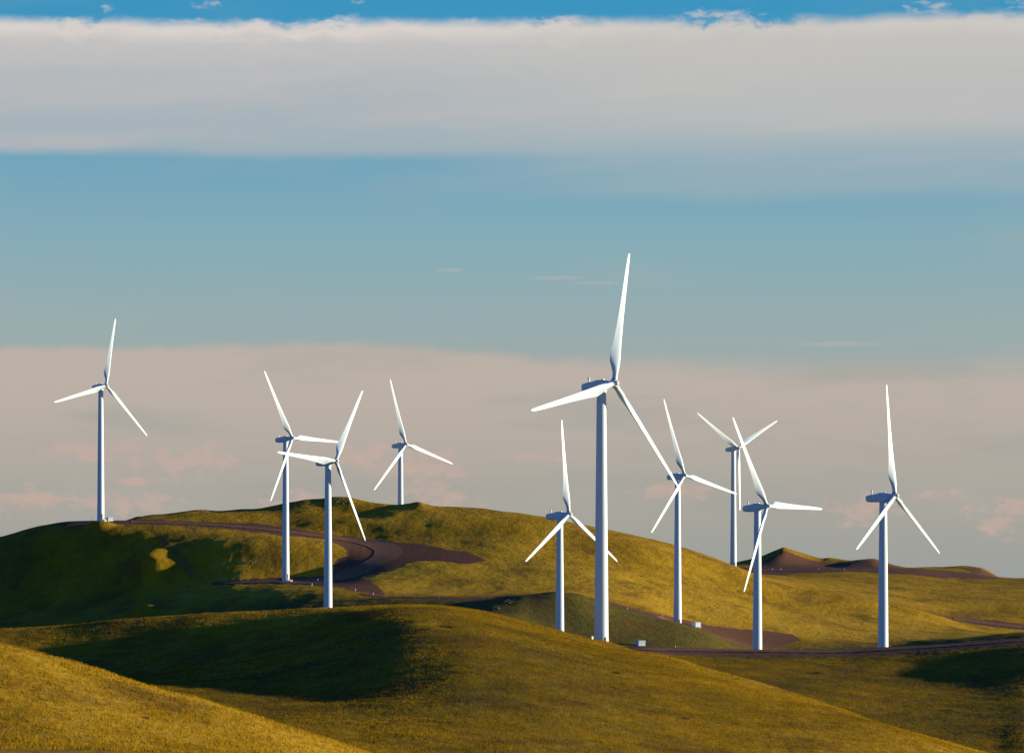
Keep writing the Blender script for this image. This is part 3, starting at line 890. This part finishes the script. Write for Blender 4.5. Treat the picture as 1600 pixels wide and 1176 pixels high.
# ------------------------------------------------------------------ transformer kiosks
me_kb = box_mesh('cabinet', [(0, 0, 0.72, 2.0, 1.9, 1.24)], 0.03)
me_kr = box_mesh('roof', [(0, 0, 1.38, 2.16, 2.06, 0.10)], 0.03)
me_kp = box_mesh('plinth', [(0, 0, -0.1, 2.2, 2.1, 0.44)], 0.02)
me_kd = box_mesh('door', [(0, 0, 0, 0.92, 0.05, 1.08)], 0.015)
me_kh = box_mesh('handle', [(0.32, -0.05, 0.0, 0.05, 0.06, 0.22)])
me_kv = box_mesh('vent', [(0, 0, 0.12, 0.6, 0.03, 0.03), (0, 0, 0.04, 0.6, 0.03, 0.03), (0, 0, -0.04, 0.6, 0.03, 0.03), (0, 0, -0.12, 0.6, 0.03, 0.03)])
for (u, v, dm, yaw, s, lb) in [(1000.5, 1008.5, 735, 24, 1.0, 'white transformer kiosk on the bare road bank beside the largest tower'),
                               (1088, 979, 1180, 32, 0.98, 'white transformer kiosk beside the turbine at the foot of the golden slope'),
                               (171, 814, 1340, 30, 0.9, 'small grey kiosk at the tower foot on the shaded hill shoulder')]:
    g = ground_at(u, v, dm)
    k = bpy.data.objects.new('transformer_kiosk', None)
    COL.objects.link(k)
    k.location = g
    k.scale = (s, s, s)
    k.rotation_euler = (0, 0, R(yaw))
    tag(k, lb, 'kiosk', 'transformer kiosks by the towers')
    link('plinth', me_kp, M_conc, k)
    link('cabinet', me_kb, M_white, k)
    link('roof', me_kr, M_white, k)
    for sx in (-0.48, 0.48):
        dr = link('door', me_kd, M_white, k)
        dr.location = (sx, -0.97, 0.74)
        link('handle', me_kh, M_dark, dr)
        vt = link('vent', me_kv, M_grey, dr)
        vt.location = (0, -0.035, 0.36)

# ------------------------------------------------------------------ marker posts
me_post = set_smooth(lathe('post', [(0.10, -0.5), (0.10, 0.84), (0.07, 0.92), (0.01, 0.95)], 12))
me_band = set_smooth(lathe('reflector_band', [(0.105, 0.62), (0.112, 0.63), (0.112, 0.73), (0.105, 0.74)], 12))
for (u, v, dm, s, lb) in [
    (143.5, 814.3, 1340, 1.3, 'thin white marker post beside the tower foot on the shaded hill shoulder'),
    (487.5, 914.5, 1200, 1.1, 'white marker post on the brown pad, lower of two near the tower foot'),
    (496.5, 907.8, 1200, 1.1, 'white marker post on the brown pad, upper of two near the tower foot'),
    (555.5, 922.5, 1180, 1.1, 'white marker post on the brown bank below the bend of the dirt road'),
    (583, 928.8, 1170, 1.0, 'white marker post at the grass edge where the brown bank tapers out'),
    (685.5, 933, 1170, 0.8, 'white marker post along the straight edge above the shaded bank'),
    (1055.5, 1011.5, 745, 0.7, 'white marker post on the dark road bank past the near kiosk'),
    (980.3, 953, 1172, 0.9, 'white marker post in the dark road cutting close to the largest tower'),
    (1035, 962.5, 1172, 0.9, 'white marker post in the dark road cutting close to the golden slope turbine'),
    (1252, 1014, 745, 0.6, 'white marker post on the road bank right of the sideways blade turbine'),
    (1207, 890.2, 1690, 1.1, 'white marker post on the far brown road, closer of two to the far turbine'),
    (1220, 890.2, 1690, 1.2, 'white marker post on the far brown road under the peaked hill'),
    (1279.3, 889.2, 1700, 1.0, 'white marker post on the far brown road in the dip between two knolls'),
    (1319.3, 890.5, 1690, 1.1, 'white marker post on the far brown road below the second dark knoll'),
    (1484, 904.5, 1640, 0.9, 'white marker post at the grassy end of the far brown road'),
]:
    g = ground_at(u, v, dm)
    p = bpy.data.objects.new('marker_post', None)
    COL.objects.link(p)
    p.location = g
    s *= 0.75
    p.scale = (s, s, s)
    tag(p, lb, 'marker post', 'white marker posts along the dirt roads')
    link('post', me_post, M_white, p)
    link('reflector_band', me_band, M_grey, p)
g = ground_at(925, 998.3, 600)
cb = bpy.data.objects.new('cable_box', None)
COL.objects.link(cb)
cb.location = g
cb.rotation_euler = (0, 0, R(35))
tag(cb, 'tiny white cable box on the mound crest left of the largest tower', 'cable box')
link('housing', box_mesh('housing', [(0, 0, 0.2, 0.36, 0.32, 0.5)], 0.02), M_white, cb)
link('lid', box_mesh('lid', [(0, 0, 0.48, 0.42, 0.38, 0.06)], 0.015), M_white, cb)


# ------------------------------------------------------------------ rocks
def rock_mesh(seed):
    r_ = random.Random(seed)
    bm = bmesh.new()
    bmesh.ops.create_icosphere(bm, subdivisions=2, radius=0.5)
    for v_ in bm.verts:
        c = v_.co
        k = 1 + 0.5 * perlin(np.array([c.x * 2.2 + seed * 9.1]), np.array([c.y * 2.2 + c.z * 1.7]), seed)[0] + r_.uniform(-0.07, 0.07)
        v_.co = Vector((c.x * k, c.y * k, c.z * k * 0.75))
    me = bpy.data.meshes.new('rock')
    bm.to_mesh(me)
    bm.free()
    return me


rocks = [rock_mesh(i) for i in range(6)]


def rock(u, v, dm, px, label, group, flat=1.0):
    g = ground_at(u, v, dm)
    s = 0.75 * px * g.y / F
    o = link('rock', random.choice(rocks), M_rock)
    o.location = g + Vector((0, 0, 0.12 * s))
    o.scale = (s * random.uniform(0.85, 1.2), s * random.uniform(0.8, 1.1), s * random.uniform(0.75, 1.1) * flat)
    o.rotation_euler = (random.uniform(-.3, .3), random.uniform(-.3, .3), random.uniform(0, 6.28))
    tag(o, label, 'rock', group)


for (a, b_, px) in [(370, 290, 4), (392, 318, 5), (340, 332, 4.5), (416, 368, 5), (350, 392, 3.6), (440, 330, 4), (490, 308, 3.5), (318, 352, 3.2), (392, 284, 3), (460, 355, 2.6), (380, 350, 3)]:
    rock(760 + a / 11.43, 910 + b_ / 11.43, 1080, px, 'pale sunlit rock in the upper heap at the end of the shaded bank', 'rocks heaped at the end of the shaded bank')
for (a, b_, px) in [(210, 462, 6), (185, 452, 4), (240, 470, 3), (216, 572, 3.2), (285, 515, 3), (130, 472, 2.5), (190, 560, 2.6)]:
    rock(760 + a / 11.43, 910 + b_ / 11.43, 1070, px, 'pale rock scattered on the slope just under the sunlit rock heap', 'rocks scattered below the heap')
for (a, b_, px) in [(955, 262, 4.5), (1090, 285, 4), (1030, 238, 3), (1150, 232, 3), (1150, 290, 3.6), (920, 292, 3), (1300, 190, 4), (1382, 212, 5), (1384, 165, 4), (1322, 176, 4), (1350, 232, 3.2), (1260, 260, 3), (1410, 190, 4), (1290, 150, 3.5),
                    (1000, 300, 3), (1040, 318, 2.5), (860, 296, 2.5)]:
    rock(360 + a / 7.84, 760 + b_ / 7.84, 1380, px, 'weathered rock in the outcrop just under the summit of the big hill', 'rocks of the summit outcrop')
for (a, b_, px) in [(170, 910, 4), (212, 932, 4), (266, 936, 4.5), (302, 918, 4), (240, 905, 3), (190, 945, 3.4), (330, 945, 3)]:
    rock(360 + a / 7.84, 760 + b_ / 7.84, 1230, px, 'dim rock of the small pile deep in the hill shadow left of the pad turbine', 'rocks piled in the hill shadow')
for (u, v, dm, px, lb) in [(383, 838, 1250, 3, 'single pale rock on the sunlit shoulder above the hill shadow'), (327, 852, 1250, 4, 'sunlit tan rock on the small bright knoll below the upper road'), (420, 865, 1250, 2.6, 'lone rock at the edge of the hill shadow'),
                           (126, 960, 1100, 4, 'lone pale rock low in the dark hill slope'), (617, 1004, 480, 4.5, 'low whitish stone at the shadow edge on the mound'), (640, 987, 500, 3.4, 'small pale stone high on the mound near its dark edge'),
                           (1240, 993, 1170, 4, 'tan rock beside the green end of the brown pad'), (1232, 991, 1170, 3.6, 'dark low rock at the upper edge of the brown pad'), (1003, 900, 1240, 3.4, 'rock in the dark hollow of the golden slope'),
                           (851, 880, 1240, 3, 'little pale rock on the slope right of the left blade tip'), (893, 846, 1300, 4, 'dark rock on the slope above the low turbine blade'), (740, 820, 1330, 3.4, 'pale rock in the scrubby patch on the hill side')]:
    rock(u, v, dm, px, lb, None)


# ------------------------------------------------------------------ low shrubs
def shrub_mesh(seed, nleaf=420):
    r_ = np.random.default_rng(seed)
    a = r_.uniform(0, 2 * np.pi, nleaf)
    rad = np.sqrt(r_.uniform(0, 1, nleaf)) * (0.8 + 0.25 * np.sin(a * 3 + seed))
    x, y = rad * np.cos(a) * 0.5, rad * np.sin(a) * 0.5
    z = r_.uniform(0.0, 1, nleaf) * (1 - rad ** 2 * 0.75) * (0.30 + 0.10 * np.sin(x * 11) * np.cos(y * 9))
    c = np.stack([x, y, z], -1)
    d1 = r_.normal(size=(nleaf, 3))
    d2 = r_.normal(size=(nleaf, 3))
    d1 /= np.linalg.norm(d1, axis=1)[:, None]
    d2 /= np.linalg.norm(d2, axis=1)[:, None]
    s = r_.uniform(0.02, 0.045, nleaf)[:, None]
    vs = np.stack([c - d1 * s, c + d2 * s, c + d1 * s * 1.2, c - d2 * s * 0.7], 1).reshape(-1, 3)
    me = bpy.data.meshes.new('low_shrub')
    me.from_pydata(vs.tolist(), [], [(4 * i, 4 * i + 1, 4 * i + 2, 4 * i + 3) for i in range(nleaf)])
    return me


shrubs = [shrub_mesh(i) for i in range(3)]
for (u, v, dm, px, lb) in [(692, 980, 500, 40, 'dark green mat of low shrub just right of the mound summit'), (665, 984, 500, 22, 'small dark shrub in the mound hollow at the shadow edge'), (706, 1041, 420, 30, 'low green shrub on the mound face below the summit'),
                           (690, 1046, 420, 16, 'little shrub touching the green one on the mound face'), (962, 1052, 420, 16, 'tiny dark shrub on the sunlit flank of the mound'), (1070, 1123, 380, 14, 'lone green tuft low on the bright mound flank'),
                           (1134, 1057.5, 560, 6, 'dark bush on the descending mound crest, uppermost of four'), (1151, 1061, 560, 8, 'dark bush on the descending mound crest, second from the top of four'),
                           (1163, 1062, 560, 5, 'dark bush on the descending mound crest, third from the top of four'), (1190, 1066.5, 560, 10, 'dark bush on the descending mound crest, lowest of four'),
                           (1278, 1052, 640, 22, 'dark shrub on the shaded slope below the road bank'), (228, 1122, 220, 14, 'small green tuft alone on the golden foreground slope')]:
    g = ground_at(u, v, dm)
    s = px * g.y / F
    o = link('low_shrub', random.choice(shrubs), M_shrub)
    o.location = g - Vector((0, 0, 0.02))
    o.scale = (s, s * 1.1, min(s, 1.2))
    o.rotation_euler = (0, 0, random.uniform(0, 6.28))
    tag(o, lb, 'shrub')

# ------------------------------------------------------------------ grass tufts on the near slopes (uncountable)
def grass_stuff(name, d0, d1, u0, u1, count, hgt, wid, blades):
    # pick ground cells by their true area, a little thinner with distance
    d = rng.uniform(0, 1, count)
    d = np.sqrt(d0 ** 2 + d * (d1 ** 2 - d0 ** 2))
    u = rng.uniform(u0, u1, count)
    x = (u - CU) * d / F
    j = np.clip(np.searchsorted(U, u) - 1, 0, NU - 2)
    i = np.clip(np.searchsorted(D, d) - 1, 0, ND - 2)
    a = (u - U[j]) / (U[j + 1] - U[j])
    b_ = (d - D[i]) / (D[i + 1] - D[i])
    bil = lambda A: (A[i, j] * (1 - a) + A[i, j + 1] * a) * (1 - b_) + (A[i + 1, j] * (1 - a) + A[i + 1, j + 1] * a) * b_
    z = bil(HH) + CAMZ
    keep = bil(soil) < 0.3
    vis = bil(VT) <= bil(RUNMIN) + 6          # skip ground deep behind a crest
    clump = perlin(x / 1.6, d / 1.9, 31) + 0.6 * perlin(x / 6, d / 8, 32)
    keep &= vis & (clump > rng.uniform(-0.7, 0.35, count))
    x, d, z, dr = x[keep], d[keep], z[keep], bil(dry)[keep]
    cl = clump[keep]
    N = len(x)
    hs = hgt * (0.55 + 0.9 * rng.uniform(0, 1, N)) * (1 + 0.5 * cl)
    V = np.zeros((N, blades, 3, 3), np.float32)
    for k in range(blades):
        an = rng.uniform(0, 2 * np.pi, N)
        wd = wid * rng.uniform(0.6, 1.3, N)
        ox, oy = rng.normal(0, hgt * 0.35, (2, N))
        lx, ly = rng.normal(0, 0.42, (2, N)) * hs
        lx = lx - 0.18 * hs
        bx, by = np.cos(an) * wd / 2, np.sin(an) * wd / 2
        V[:, k, 0] = np.stack([x + ox - bx, d + oy - by, z - 0.05], -1)
        V[:, k, 1] = np.stack([x + ox + bx, d + oy + by, z - 0.05], -1)
        V[:, k, 2] = np.stack([x + ox + lx, d + oy + ly, z + hs], -1)
    nv = N * blades * 3
    me = bpy.data.meshes.new(name)
    me.vertices.add(nv)
    me.vertices.foreach_set('co', V.ravel())
    me.loops.add(nv)
    me.loops.foreach_set('vertex_index', np.arange(nv, dtype=np.int32))
    me.polygons.add(nv // 3)
    me.polygons.foreach_set('loop_start', np.arange(0, nv, 3, dtype=np.int32))
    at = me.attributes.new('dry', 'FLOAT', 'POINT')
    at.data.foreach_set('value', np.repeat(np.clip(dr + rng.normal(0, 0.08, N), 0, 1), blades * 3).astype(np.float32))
    me.update()
    tag(link(name, me, M_grass), 'short dry prairie grass covering the near slopes', 'grass', None, 'stuff')


grass_stuff('prairie_grass', 180, 735, -60, 1660, 520000, 0.15, 0.07, 3)
